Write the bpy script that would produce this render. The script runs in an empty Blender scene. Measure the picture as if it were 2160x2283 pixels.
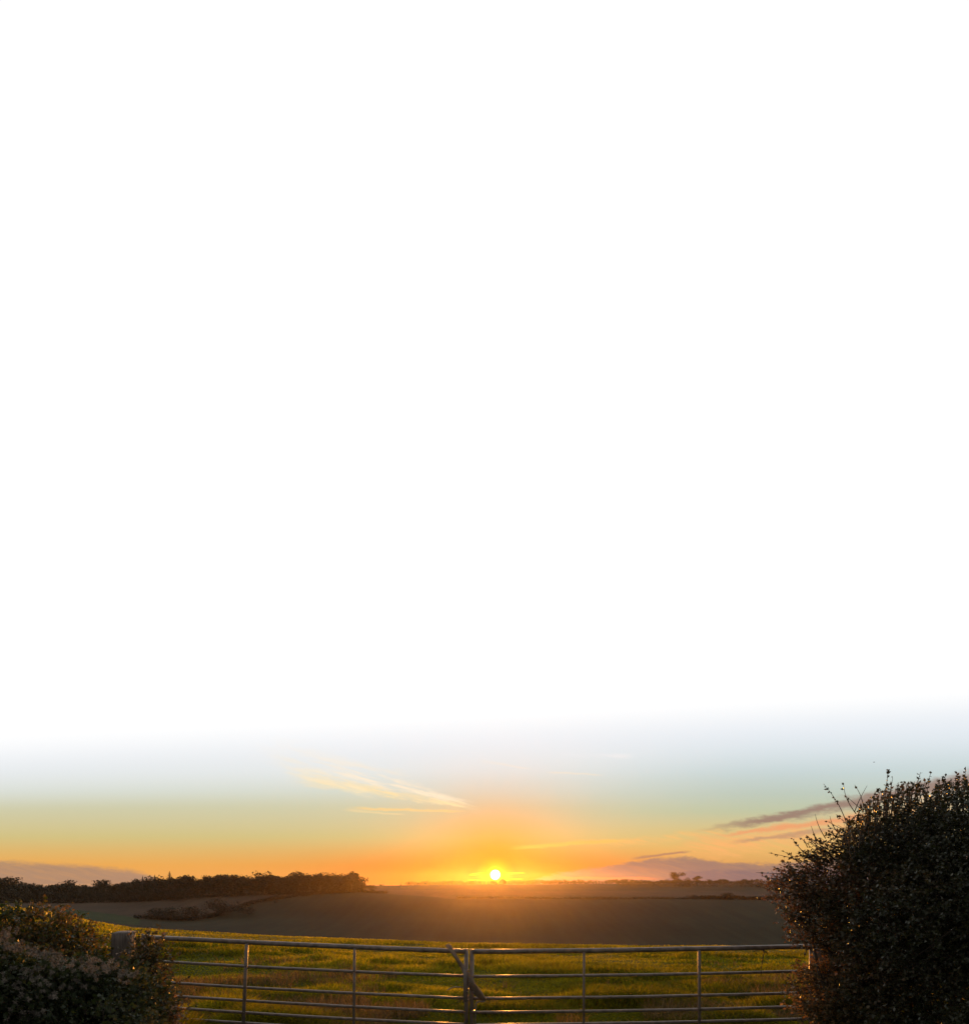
import bpy, math, random
import numpy as np
from mathutils import Vector

sc = bpy.context.scene
col = sc.collection
R = math.radians
rng = np.random.default_rng(11)
random.seed(11)

# ------------------------------------------------------------------ camera
FPX, CX, HY = 1600.0, 1080.0, 1975.0          # focal length and principal line in photo pixels
cam = bpy.data.cameras.new('camera'); camo = bpy.data.objects.new('camera', cam); col.objects.link(camo)
cam.sensor_fit = 'HORIZONTAL'; cam.sensor_width = 36
cam.lens = 36 * FPX / 2160
cam.shift_y = (HY - 2283 / 2) / 2160
cam.clip_end = 6000; cam.clip_start = .05
camo.location = (0, 0, 0); camo.rotation_euler = (R(90), 0, 0)
sc.camera = camo

def W(x, y, D):                                # a photo direction at a chosen distance
    return Vector(((x - CX) / FPX * D, D, (HY - y) / FPX * D))

# ------------------------------------------------------------------ world
SUN = W(1104, 1951, 1).normalized()
world = bpy.data.worlds.new('World'); sc.world = world; world.use_nodes = True
nt = world.node_tree; nt.nodes.clear()

class N:
    tree = nt
    def __init__(s, sock): s.s = sock
    @staticmethod
    def lift(v): return v.s if isinstance(v, N) else v
    @staticmethod
    def m(op, *a, clamp=False):
        n = N.tree.nodes.new('ShaderNodeMath'); n.operation = op; n.use_clamp = clamp
        for i, v in enumerate(a):
            v = N.lift(v)
            if isinstance(v, (int, float)): n.inputs[i].default_value = v
            else: N.tree.links.new(v, n.inputs[i])
        return N(n.outputs[0])
    def __add__(a, b): return N.m('ADD', a, b)
    __radd__ = __add__
    def __mul__(a, b): return N.m('MULTIPLY', a, b)
    __rmul__ = __mul__
    def __sub__(a, b): return N.m('SUBTRACT', a, b)
    def __rsub__(a, b): return N.m('SUBTRACT', b, a)
    def __truediv__(a, b): return N.m('DIVIDE', a, b)
def nmax(a, b): return N.m('MAXIMUM', a, b)
def nmin(a, b): return N.m('MINIMUM', a, b)
def sm(v, lo, hi):
    n = N.tree.nodes.new('ShaderNodeMapRange'); n.interpolation_type = 'SMOOTHSTEP'
    for i, q in enumerate((v, lo, hi, 0.0, 1.0)):
        q = N.lift(q)
        if isinstance(q, (int, float)): n.inputs[i].default_value = q
        else: N.tree.links.new(q, n.inputs[i])
    return N(n.outputs[0])
def mix(f, a, b, mode='MIX'):
    n = N.tree.nodes.new('ShaderNodeMix'); n.data_type = 'RGBA'; n.blend_type = mode; n.clamp_factor = True
    for i, q in ((0, f), (6, a), (7, b)):
        q = N.lift(q)
        if isinstance(q, (int, float)): n.inputs[i].default_value = q
        elif isinstance(q, tuple): n.inputs[i].default_value = (*q, 1)
        else: N.tree.links.new(q, n.inputs[i])
    return N(n.outputs[2])
def lin(r, g, b):
    return tuple(((c/255)/12.92 if c/255 <= .04045 else (((c/255)+.055)/1.055)**2.4) for c in (r, g, b))
def ramp(v, stops):
    n = N.tree.nodes.new('ShaderNodeValToRGB'); cr = n.color_ramp
    cr.elements[0].position = stops[0][0]; cr.elements[0].color = (*stops[0][1], 1)
    cr.elements[1].position = stops[-1][0]; cr.elements[1].color = (*stops[-1][1], 1)
    for p, c in stops[1:-1]:
        e = cr.elements.new(p); e.color = (*c, 1)
    N.tree.links.new(N.lift(v), n.inputs[0]); return N(n.outputs[0])
def noise2(x, y, scale, detail=4, rough=.55, seed=0.0):
    c = N.tree.nodes.new('ShaderNodeCombineXYZ')
    for i, q in enumerate((x, y)): N.tree.links.new(q.s, c.inputs[i])
    c.inputs[2].default_value = seed
    n = N.tree.nodes.new('ShaderNodeTexNoise'); n.inputs['Scale'].default_value = scale
    n.inputs['Detail'].default_value = detail; n.inputs['Roughness'].default_value = rough
    N.tree.links.new(c.outputs[0], n.inputs['Vector']); return N(n.outputs[0])

tc = nt.nodes.new('ShaderNodeTexCoord'); sp = nt.nodes.new('ShaderNodeSeparateXYZ')
nt.links.new(tc.outputs['Generated'], sp.inputs[0])
dx, dy, dz = (N(o) for o in sp.outputs)
yy = nmax(dy, .1)
u = dx / yy; v = dz / yy                      # tangent-plane bearing and height of the sky direction
# angle from the sun
cs = dx*SUN.x + dy*SUN.y + dz*SUN.z
ang = N.m('ARCCOSINE', nmin(cs, 1.0)) * (180/math.pi)
V = lambda y: (HY - y) / FPX
U = lambda x: (x - CX) / FPX
# clear evening air: warm at the horizon, greenish, then pale blue
S = 1/.25
left = ramp(v * S, [(0, lin(240,166,84)), (V(1930)*S, lin(236,170,84)), (V(1898)*S, lin(224,182,108)), (V(1866)*S, lin(211,194,132)),
                   (V(1801)*S, lin(207,205,172)), (V(1765)*S, lin(213,218,204)), (V(1721)*S, lin(224,229,225)), (V(1650)*S, lin(238,240,241))])
right = ramp(v * S, [(0, lin(214,160,104)), (V(1930)*S, lin(220,164,96)), (V(1890)*S, lin(228,186,108)), (V(1850)*S, lin(216,194,134)),
                   (V(1810)*S, lin(192,198,164)), (V(1770)*S, lin(190,202,188)), (V(1720)*S, lin(200,214,214)), (V(1620)*S, lin(226,235,243))])
base = mix(sm(u, 0.0, .42), left, right)
# warm aureole
au = N.m('POWER', 2.718, (ang*ang) * (-1/36.0)) 
base = mix(au * .55, base, lin(248,160,62))
au2 = N.m('POWER', 2.718, (ang*ang) * (-1/9.0))
base = mix(au2 * .9, base, lin(250,142,2))
low = mix(N.m('POWER', 2.718, (ang*ang) * (-1/170.0)) * (1.0 - sm(v, .008, .07)), (1., 1., 1.), (.70, .20, .02))
base = mix(1.0, base, low, 'MULTIPLY')
# clouds ------------------------------------------------------
wob = noise2(u, v*2.6, 9, 5, .6, 3.1) - .5
wob3 = noise2(u, v*2.2, 60, 4, .65, 5.2) - .5
wob2 = noise2(u*1.0, v*5, 26, 4, .6, 8.7) - .5
fib = noise2(u*1.0 , v*9 + u*2.2, 22, 5, .65, 1.7)
def streak(x0, y0, x1, y1, w0, w1, wa=.012, wb=.004, soft=1.0):
    """tapered wisp from one end to the other; widths in photo pixels"""
    ax, ay, bx, by = U(x0), V(y0), U(x1), V(y1)
    L = math.hypot(bx-ax, by-ay); ex, ey = (bx-ax)/L, (by-ay)/L
    t = (u-ax)*(ex/L) + (v-ay)*(ey/L)
    d = (u-ax)*(-ey) + (v-ay)*ex + wob*wa + wob2*wb + wob3*(wb*.7)
    hw = (t*(w1-w0) + w0) * (1/FPX)
    body = 1.0 - sm(N.m('ABSOLUTE', d) / nmax(hw, .0004), .1, 1.0*soft)
    ends = sm(t, -.02, .22) * (1.0 - sm(t, .8, 1.02))
    return body * ends
def over(b, mask, colr, k=1.0):
    return mix(nmin(mask*k, 1.0), b, lin(*colr))
fibm = sm(fib, .36, .66)
# cirrus left of centre
base = over(base, streak(540, 1640, 1075, 1812, 66, 14, .03, .012)*(fibm*.9+.1), (252,236,206), 1.0)
base = over(base, streak(640, 1728, 1070, 1806, 26, 6, .022, .010)*(fibm*.6+.4), (252,226,166), 1.0)
base = over(base, streak(600, 1690, 840, 1778, 30, 14, .03, .012)*(fibm*.9+.1), (250,232,190), .9)
base = over(base, streak(770, 1803, 1045, 1812, 5, 4, .012, .004), (248,212,142), .8)
base = over(base, streak(760, 1806, 910, 1818, 5, 3, .006), (240,216,160), .6)
base = over(base, streak(600, 1700, 930, 1722, 26, 8, .03, .01)*fibm, (240,230,208), .7)
base = over(base, streak(1060, 1695, 1190, 1716, 4, 3, .004), (244,230,208), .6)
base = over(base, streak(1210, 1722, 1350, 1730, 4, 3, .004), (244,228,200), .5)
base = over(base, streak(1240, 1680, 1420, 1686, 10, 8, .012)*fibm, (246,240,236), .6)
base = over(base, streak(1130, 1890, 1410, 1872, 7, 6, .012, .004), (252,196,98), .8)
base = over(base, streak(1330, 1886, 1640, 1850, 12, 14, .02, .006)*fibm, (250,190,110), .6)
# peach light under the upper bank and the mauve bank itself
base = over(base, streak(1440, 1915, 2240, 1790, 30, 80, .05, .014)*(fibm*.6+.3), (250,180,112), .9)
base = over(base, streak(1540, 1858, 2300, 1712, 9, 34, .022, .014), (152,122,110), .9)
base = over(base, streak(1580, 1866, 1960, 1816, 6, 15, .014, .01), (240,158,108), .8)
base = over(base, streak(1620, 1880, 1880, 1848, 6, 10, .02, .008), (176,136,116), .6)
base = over(base, streak(1400, 1915, 1545, 1898, 5, 5, .012, .004), (168,124,104), .8)
# low banks on the horizon
def bank(pts, colr, b, k=.9, soft=7, amp=.016):
    n = nt.nodes.new('ShaderNodeFloatCurve'); c = n.mapping.curves[0]
    P = [((x+400)/2960, (HY-y)/160) for x, y in pts]
    c.points[0].location = P[0]; c.points[-1].location = P[-1]
    for p in P[1:-1]: c.points.new(*p)
    n.mapping.update()
    nt.links.new(((u*FPX + (CX+400)) * (1/2960)).s, n.inputs['Value'])
    top = N(n.outputs[0]) * (160/FPX)
    e = v + wob*amp + wob2*amp*.5 + wob3*amp*.5 - top
    return over(b, (1.0 - sm(e, -soft/FPX, soft/FPX)) * (sm(fib, .25, .6)*.22 + .78), colr, k)
base = bank([(-400,2010),(1150,1990),(1200,1958),(1350,1936),(1480,1916),(1560,1920),(1680,1928),(1780,1918),(2000,1905),(2560,1890)], (136,114,112), base, .88, 5, .022)
base = bank([(-400,2010),(1400,2000),(1520,1948),(1700,1940),(1900,1936),(2200,1930),(2560,1930)], (104,96,110), base, .75, 6, .014)
base = bank([(-400,1905),(0,1922),(120,1930),(260,1938),(340,1956),(400,1985),(1100,2010),(2560,2010)], (150,126,116), base, .78, 7, .014)
base = over(base, streak(40, 1974, 330, 1973, 4, 3, .004, .002), (214,160,112), .6)
base = over(base, streak(1200, 1957, 1480, 1960, 5, 5, .006, .002), (244,140,96), .8)
# slivers of cloud either side of the sun, the halo and the disc
base = over(base, streak(1044, 1951, 1098, 1946, 3, 3, .004, .002), (255,214,40), .9)
base = over(base, streak(1110, 1950, 1172, 1947, 3, 2.4, .004, .002), (255,200,50), .9)
base = over(base, streak(1040, 1962, 1170, 1961, 2.5, 2.5, .004, .002), (255,196,20), .8)
base = mix((1.0 - sm(ang, .2, 1.7))*.8, base, (1.1, .50, .0))
base = mix(1.0 - sm(ang, .30, .78), base, (1.6, 1.05, .02))
base = mix(1.0 - sm(ang, .24, .42), base, (14.0, 12.0, 8.5))
# thin bright veil above, lower on the left than on the right
vw = u * .047 + .238
base = mix(sm(v, vw - .11, vw), base, mix(sm(v, vw - .06, vw+.02), lin(236,240,245), (1.03, 1.03, 1.03)))
# sky overhead and behind is dimmer
front = sm(dy, .12, .55)
high = 1.0 - sm(dz, .78, .95)
sky = nt.nodes.new('ShaderNodeTexSky'); sky.sky_type = 'NISHITA'; sky.sun_disc = False
sky.sun_elevation = math.asin(SUN.z); sky.sun_rotation = math.atan2(SUN.x, SUN.y)
sky.dust_density = 2
back = mix(1.0, mix(1.0, N(sky.outputs[0]), (.6, .6, .6), 'MULTIPLY'), (2.5, 2.35, 2.3), 'ADD')
base = mix(front * high, back, mix(1.0, base, (10.0, 10.0, 10.0), 'MULTIPLY'))
base = mix(sm(dz, -.12, -.02), (.3, .28, .2), base)
bg = nt.nodes.new('ShaderNodeBackground'); nt.links.new(base.s, bg.inputs[0]); bg.inputs[1].default_value = .1
out = nt.nodes.new('ShaderNodeOutputWorld'); nt.links.new(bg.outputs[0], out.inputs[0])

sl = bpy.data.lights.new('sun', 'SUN'); sl.energy = 5.0; sl.angle = R(.5); sl.color = (1, .36, .05)
slo = bpy.data.objects.new('sun', sl); col.objects.link(slo); slo.rotation_euler = SUN.to_track_quat('Z', 'Y').to_euler()
sc.view_settings.view_transform = 'Standard'; sc.view_settings.look = 'None'; sc.view_settings.exposure = 0; sc.view_settings.gamma = 1
sc.cycles.volume_bounces = 0; sc.cycles.max_bounces = 6; sc.cycles.transparent_max_bounces = 8
sc.cycles.sample_clamp_indirect = 4

# ------------------------------------------------------------------ helpers
def tag(o, label=None, cat=None, group=None, kind=None):
    if label: o['label'] = label
    if cat: o['category'] = cat
    if group: o['group'] = group
    if kind: o['kind'] = kind
    return o
def empty(name, loc=(0, 0, 0)):
    o = bpy.data.objects.new(name, None); o.empty_display_size = .2; o.location = loc; col.objects.link(o); return o
def mesh(name, V_, F_, mat=None, parent=None, attrs=None, smooth=False, world_loc=None):
    """V_ (n,3) array; F_ list of (k,m) int arrays with constant corner counts"""
    me = bpy.data.meshes.new(name)
    V_ = np.asarray(V_, dtype=np.float32)
    if isinstance(F_, np.ndarray): F_ = [F_]
    F_ = [np.asarray(f, dtype=np.int32) for f in F_ if len(f)]
    me.vertices.add(len(V_)); me.vertices.foreach_set('co', V_.ravel())
    idx = np.concatenate([f.ravel() for f in F_]); cnt = np.concatenate([np.full(len(f), f.shape[1], np.int32) for f in F_])
    me.loops.add(len(idx)); me.loops.foreach_set('vertex_index', idx)
    me.polygons.add(len(cnt)); st = np.concatenate([[0], np.cumsum(cnt)[:-1]]).astype(np.int32)
    me.polygons.foreach_set('loop_start', st)
    me.update(calc_edges=True); me.validate()
    if smooth: me.polygons.foreach_set('use_smooth', np.ones(len(me.polygons), bool))
    for k, a in (attrs or {}).items():
        a = np.asarray(a, np.float32)
        if a.ndim == 1:
            t = me.attributes.new(k, 'FLOAT', 'POINT'); t.data.foreach_set('value', a)
        else:
            t = me.attributes.new(k, 'FLOAT_COLOR', 'POINT'); t.data.foreach_set('color', np.c_[a, np.ones(len(a))].astype(np.float32).ravel())
    o = bpy.data.objects.new(name, me); col.objects.link(o)
    if mat: me.materials.append(mat)
    if parent is not None:
        o.parent = parent
        if world_loc is None:                     # geometry given in world space
            w_, q_ = Vector(parent.location), parent.parent
            while q_: w_ = w_ + Vector(q_.location); q_ = q_.parent
            o.location = -w_
    return o

class MB:
    """collects tubes, boxes and plates as one mesh"""
    def __init__(s): s.v = []; s.f4 = []; s.f3 = []; s.n = 0; s.a = []
    def add(s, v_, f4=(), f3=()):
        v_ = np.asarray(v_, float)
        if len(f4): s.f4.append(np.asarray(f4) + s.n)
        if len(f3): s.f3.append(np.asarray(f3) + s.n)
        s.v.append(v_); s.n += len(v_)
    def tube(s, pts, rad, k=6, cap=True):
        pts = np.asarray([tuple(p) for p in pts], float); m = len(pts)
        rad = np.full(m, rad) if np.isscalar(rad) else np.asarray(rad, float)
        d = np.gradient(pts, axis=0); d /= np.linalg.norm(d, axis=1)[:, None] + 1e-9
        ref = np.array([0, 0, 1.]) if abs(d[0, 2]) < .8 else np.array([0, 1., 0])
        a = np.cross(d, ref); a /= np.linalg.norm(a, axis=1)[:, None] + 1e-9; b = np.cross(d, a)
        th = np.arange(k) * 2*math.pi/k + .3
        ring = pts[:, None, :] + rad[:, None, None]*(np.cos(th)[None, :, None]*a[:, None, :] + np.sin(th)[None, :, None]*b[:, None, :])
        v_ = ring.reshape(-1, 3)
        i = np.arange(m-1)[:, None]*k; j = np.arange(k)[None, :]; j2 = (j+1) % k
        f = np.stack([i+j, i+j2, i+k+j2, i+k+j], -1).reshape(-1, 4)
        f3 = []
        if cap:
            f3 = [(0, q+1, q) for q in range(1, k-1)] + [((m-1)*k, (m-1)*k+q, (m-1)*k+q+1) for q in range(1, k-1)]
        s.add(v_, f, f3)
    def box(s, c, half, ax=None, bev=.0):
        ax = np.eye(3) if ax is None else np.asarray([tuple(a) for a in ax], float)
        c = np.asarray(tuple(c), float); hx, hy, hz = half
        if bev <= 0:
            q = np.array([[x, y, z] for z in (-1, 1) for y in (-1, 1) for x in (-1, 1)], float)*np.array(half)
            s.add(c + q @ ax, [(0,2,3,1),(4,5,7,6),(0,1,5,4),(2,6,7,3),(0,4,6,2),(1,3,7,5)]); return
        rows = []                                 # octagonal section, chamfered ends
        for z, e in ((-hz, bev), (-hz+bev, 0), (hz-bev, 0), (hz, bev)):
            x, y, b = hx-e, hy-e, bev
            rows += [(x-b,-y,z),(x,-y+b,z),(x,y-b,z),(x-b,y,z),(-x+b,y,z),(-x,y-b,z),(-x,-y+b,z),(-x+b,-y,z)]
        f = [(r*8+j, r*8+(j+1) % 8, r*8+8+(j+1) % 8, r*8+8+j) for r in range(3) for j in range(8)]
        f3 = [(0, q+1, q) for q in range(1, 7)] + [(24, 24+q, 24+q+1) for q in range(1, 7)]
        s.add(c + np.array(rows) @ ax, f, f3)
    def plate(s, poly, t):
        """polygon (list of world points) thickened along +Y by t"""
        p = np.array([tuple(q) for q in poly]); n = len(p); q = p + np.array([0, t, 0])
        c0, c1 = p.mean(0), q.mean(0)
        v_ = np.vstack([p, q, c0, c1])
        s.add(v_, [(i, (i+1) % n, n+(i+1) % n, n+i) for i in range(n)],
              [((i+1) % n, i, 2*n) for i in range(n)] + [(n+i, n+(i+1) % n, 2*n+1) for i in range(n)])
    def build(s, name, mat, parent=None, smooth=False):
        return mesh(name, np.vstack(s.v), [np.vstack(s.f4) if s.f4 else np.zeros((0, 4), int), np.vstack(s.f3) if s.f3 else np.zeros((0, 3), int)], mat, parent, smooth=smooth)

def leafset(P, A, Nn, L, Wd, fold=.25):
    """kite-shaped folded leaves: base P, axis A, normal Nn"""
    A = A/(np.linalg.norm(A, axis=1)[:, None]+1e-9)
    B = np.cross(A, Nn); B /= np.linalg.norm(B, axis=1)[:, None]+1e-9; Nn = np.cross(B, A)
    L = L[:, None]; Wd = Wd[:, None]
    v_ = np.stack([P, P + A*L*.42 + B*Wd + Nn*Wd*fold, P + A*L - Nn*L*.12, P + A*L*.42 - B*Wd + Nn*Wd*fold], 1).reshape(-1, 3)
    n = len(P); b = np.arange(n)[:, None]*4
    f = np.vstack([b + np.array([[0, 1, 2]]), b + np.array([[0, 2, 3]])])
    return v_, f

# ------------------------------------------------------------------ materials
def newmat(name):
    m = bpy.data.materials.new(name); m.use_nodes = True; t = m.node_tree; t.nodes.clear(); N.tree = t
    o = t.nodes.new('ShaderNodeOutputMaterial'); return m, t, o
def leafmat(name, stops, trans=.35, rough=.5, spec=.4, tcol=None):
    m, t, o = newmat(name)
    a = t.nodes.new('ShaderNodeAttribute'); a.attribute_name = 'v'
    c = ramp(N(a.outputs['Fac']), stops)
    p = t.nodes.new('ShaderNodeBsdfPrincipled'); t.links.new(c.s, p.inputs['Base Color'])
    p.inputs['Roughness'].default_value = rough; p.inputs['Specular IOR Level'].default_value = spec
    tr = t.nodes.new('ShaderNodeBsdfTranslucent')
    c2 = mix(1.0, c, tcol or (1.6, 1.5, .6), 'MULTIPLY'); t.links.new(c2.s, tr.inputs[0])
    ms = t.nodes.new('ShaderNodeMixShader'); ms.inputs[0].default_value = trans
    t.links.new(p.outputs[0], ms.inputs[1]); t.links.new(tr.outputs[0], ms.inputs[2]); t.links.new(ms.outputs[0], o.inputs[0])
    return m
def surf(name, c0, c1, scale=8, rough=.6, metal=0, bump=.2, stretch=(1, 1, 1), detail=6, spec=.5, bd=.01):
    m, t, o = newmat(name)
    tcn = t.nodes.new('ShaderNodeTexCoord'); mp = t.nodes.new('ShaderNodeMapping'); mp.inputs['Scale'].default_value = stretch
    t.links.new(tcn.outputs['Object'], mp.inputs[0])
    n = t.nodes.new('ShaderNodeTexNoise'); n.inputs['Scale'].default_value = scale; n.inputs['Detail'].default_value = detail
    t.links.new(mp.outputs[0], n.inputs['Vector'])
    c = ramp(N(n.outputs[0]), [(.3, c0), (.7, c1)])
    p = t.nodes.new('ShaderNodeBsdfPrincipled'); t.links.new(c.s, p.inputs['Base Color'])
    rr = N(n.outputs[0])*.3 + (rough-.15); t.links.new(rr.s, p.inputs['Roughness'])
    p.inputs['Metallic'].default_value = metal; p.inputs['Specular IOR Level'].default_value = spec
    b = t.nodes.new('ShaderNodeBump'); b.inputs['Strength'].default_value = bump; b.inputs['Distance'].default_value = bd
    t.links.new(n.outputs[0], b.inputs['Height']); t.links.new(b.outputs[0], p.inputs['Normal'])
    t.links.new(p.outputs[0], o.inputs[0]); return m

M_steel = surf('galvanised_steel', (.13, .105, .09), (.26, .21, .185), 14, .42, .2, .25, bd=.002)
M_lever = surf('weathered_lever', (.20, .14, .10), (.33, .24, .18), 22, .7, .15, .3, bd=.003)
M_post = surf('weathered_wood', (.07, .055, .045), (.20, .165, .14), 6, .85, 0, .8, (6, 6, .6), bd=.01)
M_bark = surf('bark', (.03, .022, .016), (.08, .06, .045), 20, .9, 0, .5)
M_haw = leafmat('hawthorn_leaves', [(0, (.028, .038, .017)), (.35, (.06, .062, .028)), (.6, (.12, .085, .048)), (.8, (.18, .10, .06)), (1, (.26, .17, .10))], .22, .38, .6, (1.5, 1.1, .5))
M_bram = leafmat('bramble_leaves', [(0, (.02, .035, .012)), (.4, (.05, .065, .02)), (.7, (.11, .065, .022)), (1, (.2, .11, .04))], .35, .5, .4)
M_clem = leafmat('climber_leaves', [(0, (.022, .035, .018)), (.5, (.045, .06, .028)), (1, (.09, .085, .04))], .25, .6, .3)
M_seed = leafmat('seed_down', [(0, (.11, .10, .09)), (1, (.36, .325, .285))], .14, .9, .1, (1.1, 1, .85))
M_shrub = leafmat('pale_leaves', [(0, (.04, .045, .02)), (.4, (.10, .08, .035)), (.75, (.24, .15, .08)), (1, (.42, .30, .19))], .35, .5, .4, (1.3, 1.1, .7))
M_grass = leafmat('grass_blades', [(0, (.055, .058, .010)), (.4, (.105, .105, .014)), (.75, (.19, .18, .022)), (1, (.30, .24, .06))], .72, .55, .25, (1.7, 1.5, .21))
M_dry = leafmat('dry_grass', [(0, (.06, .045, .018)), (.5, (.14, .095, .045)), (1, (.28, .20, .11))], .45, .6, .3, (1.3, 1.1, .6))
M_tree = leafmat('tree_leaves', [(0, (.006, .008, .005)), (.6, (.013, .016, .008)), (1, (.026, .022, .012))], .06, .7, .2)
M_bird = surf('feathers', (.02, .02, .02), (.04, .04, .04), 30, .8)

# ------------------------------------------------------------------ terrain
XS = np.array([-400, 0, 80, 150, 200, 290, 420, 560, 800, 1000, 1300, 1700, 2160, 2560], float)
crest = np.array([2016, 2024, 2030, 2042, 2056, 2069, 2078, 2086, 2096, 2103, 2109, 2113, 2116, 2118], float)
def row(xs, ys): return np.interp(XS, xs, ys)
ROWS = []                                        # (distance, height over XS)
def zr(y, D): return (HY - y) / FPX * D
gz = np.interp(XS, [-400, 300, 1000, 2560], [-1.66, -1.74, -1.86, -1.86])
ROWS.append((1.0, gz)); ROWS.append((6.0, gz)); ROWS.append((8.3, gz))
zc = zr(crest, 50)
ROWS.append((20.0, gz + (zc-gz)*((20-8)/42.)**1.45)); ROWS.append((35.0, gz + (zc-gz)*((35-8)/42.)**1.45))
ROWS.append((50.0, zc)); ROWS.append((62.0, zr(crest+2.5, 62))); ROWS.append((90.0, zr(crest+14, 90)))
ROWS.append((150.0, zr(crest+22, 150))); ROWS.append((205.0, zr(crest+12, 205)))
ROWS.append((260.0, zr(crest-1, 260)))
ROWS.append((330.0, zr(row([-400, 0, 200, 420, 700, 1000, 2560], [2016, 2020, 2036, 2054, 2052, 2056, 2056]), 330)))
ROWS.append((430.0, zr(row([-400, 0, 300, 420, 560, 800, 1000, 1600, 2560], [2012, 2012, 2008, 2002, 1996, 1990, 2006, 2008, 2010]), 430)))
ROWS.append((600.0, zr(row([-400, 0, 500, 850, 1000, 1600, 2560], [2000, 1998, 1985, 1984, 1987, 1990, 1990]), 600)))
ROWS.append((800.0, zr(row([-400, 0, 500, 850, 950, 1100, 1600, 2560], [1984, 1984, 1980, 1976, 1974, 1971.5, 1972, 1972]), 800)))
ROWS.append((1000.0, zr(row([-400, 2560], [1976, 1976]), 1000)))
ROWS.append((1700.0, zr(row([-400, 2560], [1982, 1982]), 1700)))
RD = np.array([r[0] for r in ROWS]); RZ = np.array([r[1] for r in ROWS])      # (k, len XS)
lumps = rng.random((64, 64, 3))
def vnoise(x, y, s, ch=0):
    x = x/s; y = y/s; xi = np.floor(x).astype(int); yi = np.floor(y).astype(int); fx = x-xi; fy = y-yi
    fx = fx*fx*(3-2*fx); fy = fy*fy*(3-2*fy); g = lumps[..., ch]
    a = g[xi % 64, yi % 64]; b = g[(xi+1) % 64, yi % 64]; c = g[xi % 64, (yi+1) % 64]; d = g[(xi+1) % 64, (yi+1) % 64]
    return (a*(1-fx)+b*fx)*(1-fy) + (c*(1-fx)+d*fx)*fy - .5
def height(X, Y, rough=True):
    X = np.asarray(X, float); Y = np.asarray(Y, float)
    r = np.hypot(X, Y); az = np.arctan2(X, Y); a = np.abs(az); lim = R(39)
    ue = np.where(a < lim, np.tan(np.minimum(a, lim)), math.tan(lim)*np.clip((math.pi-a)/(math.pi-lim), 0, 1))*np.sign(az)
    D = r*np.cos(np.minimum(a, lim))
    px = CX + ue*FPX
    Zs = np.stack([np.interp(px, XS, z) for z in RZ])                         # k x n
    lD = np.log(RD); x = np.log(np.clip(D, RD[0], RD[-1]))
    k = np.clip(np.searchsorted(lD, x, side='right')-1, 0, len(RD)-2)
    h = np.diff(lD)
    sl_ = np.diff(Zs, axis=0)/h.reshape(-1, *([1]*(Zs.ndim-1)))
    m = np.zeros_like(Zs); m[0] = sl_[0]; m[-1] = sl_[-1]
    s0, s1 = sl_[:-1], sl_[1:]
    m[1:-1] = np.where(s0*s1 > 0, 2*s0*s1/(s0+s1+1e-12*np.sign(s0+s1+1e-20)), 0)
    take = lambda A_, i: np.take_along_axis(A_, i[None], 0)[0]
    hk = h[k]; t = (x-lD[k])/hk
    z0, z1, m0, m1 = take(Zs, k), take(Zs, k+1), take(m, k)*hk, take(m, k+1)*hk
    z = (2*t**3-3*t**2+1)*z0 + (t**3-2*t**2+t)*m0 + (-2*t**3+3*t**2)*z1 + (t**3-t**2)*m1
    if rough:
        w = np.clip((D-9)/6, 0, 1)*np.clip((75-D)/30, 0, 1)
        z = z + w*(vnoise(X, Y, 3.1)*.13 + vnoise(X*1.0, Y, 1.1, 1)*.07)
        wf = np.clip((D-190)/100, 0, 1)
        z = z + wf*vnoise(X, Y, 60, 2)*.8
    return z
def H(x, y): return float(height(np.array([x]), np.array([y]))[0])

# one sheet out to the horizon, fine rings near the camera
rad = np.concatenate([[.3, 1, 2, 3, 4, 5, 6, 7], np.arange(8, 75, .33), np.geomspace(76, 1060, 140)])
aa = np.concatenate([np.arange(-42, 42.01, .3), np.arange(46, 317.9, 4)]); aa = np.radians(aa)
RR, AA = np.meshgrid(rad, aa, indexing='ij'); GX, GY = RR*np.sin(AA), RR*np.cos(AA)
GZ = height(GX.ravel(), GY.ravel()).reshape(GX.shape)
na, nr = len(aa), len(rad)
i = np.arange(nr-1)[:, None]*na; j = np.arange(na)[None, :]; j2 = (j+1) % na
Fq = np.stack([i+j, i+na+j, i+na+j2, i+j2], -1).reshape(-1, 4)
Vg = np.stack([GX, GY, GZ], -1).reshape(-1, 3)
c0 = len(Vg); Vg = np.vstack([Vg, [[0, 0, float(gz[9])]]])
F3 = np.stack([np.full(na, c0), np.arange(na), (np.arange(na)+1) % na], -1)
# field colours (what grows there), by real position
def field_colour(X, Y):
    D = np.maximum(Y, .1); px = CX + X/D*FPX; D = np.where(Y > 0, D, np.hypot(X, Y))
    px = np.where(Y > 0, px, 1080)
    c = np.zeros((len(X), 3))
    near = np.array([.055, .065, .012]); lower = np.array([.022, .0225, .012]); upper = np.array([.047, .033, .022]); green = np.array([.022, .036, .012]); strip = np.array([.034, .036, .017])
    dH = np.interp(px, [0, 380, 470, 560, 700, 860, 1100, 1560, 1760, 2160], [300, 318, 345, 385, 420, 445, 440, 438, 432, 430])   # hedge between the fields
    c[:] = lower
    c[D > dH] = upper
    m_ = (D > dH+6) & (D < dH+60) & (px > 1000); c[m_] = np.array([.036, .030, .018])
    m_ = (px < 310) & (px > 120) & (D > 275) & (D < 345 - (px-190)*.2); c[m_] = green
    m_ = (D <= 262 + (300-px)*.12) & (px < 300) & (D > 90); c[m_] = strip
    m_ = D > 620; c[m_] = np.array([.032, .028, .016])
    m_ = D <= 110; c[m_] = near
    return c
FC = field_colour(Vg[:, 0], Vg[:, 1])
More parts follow.
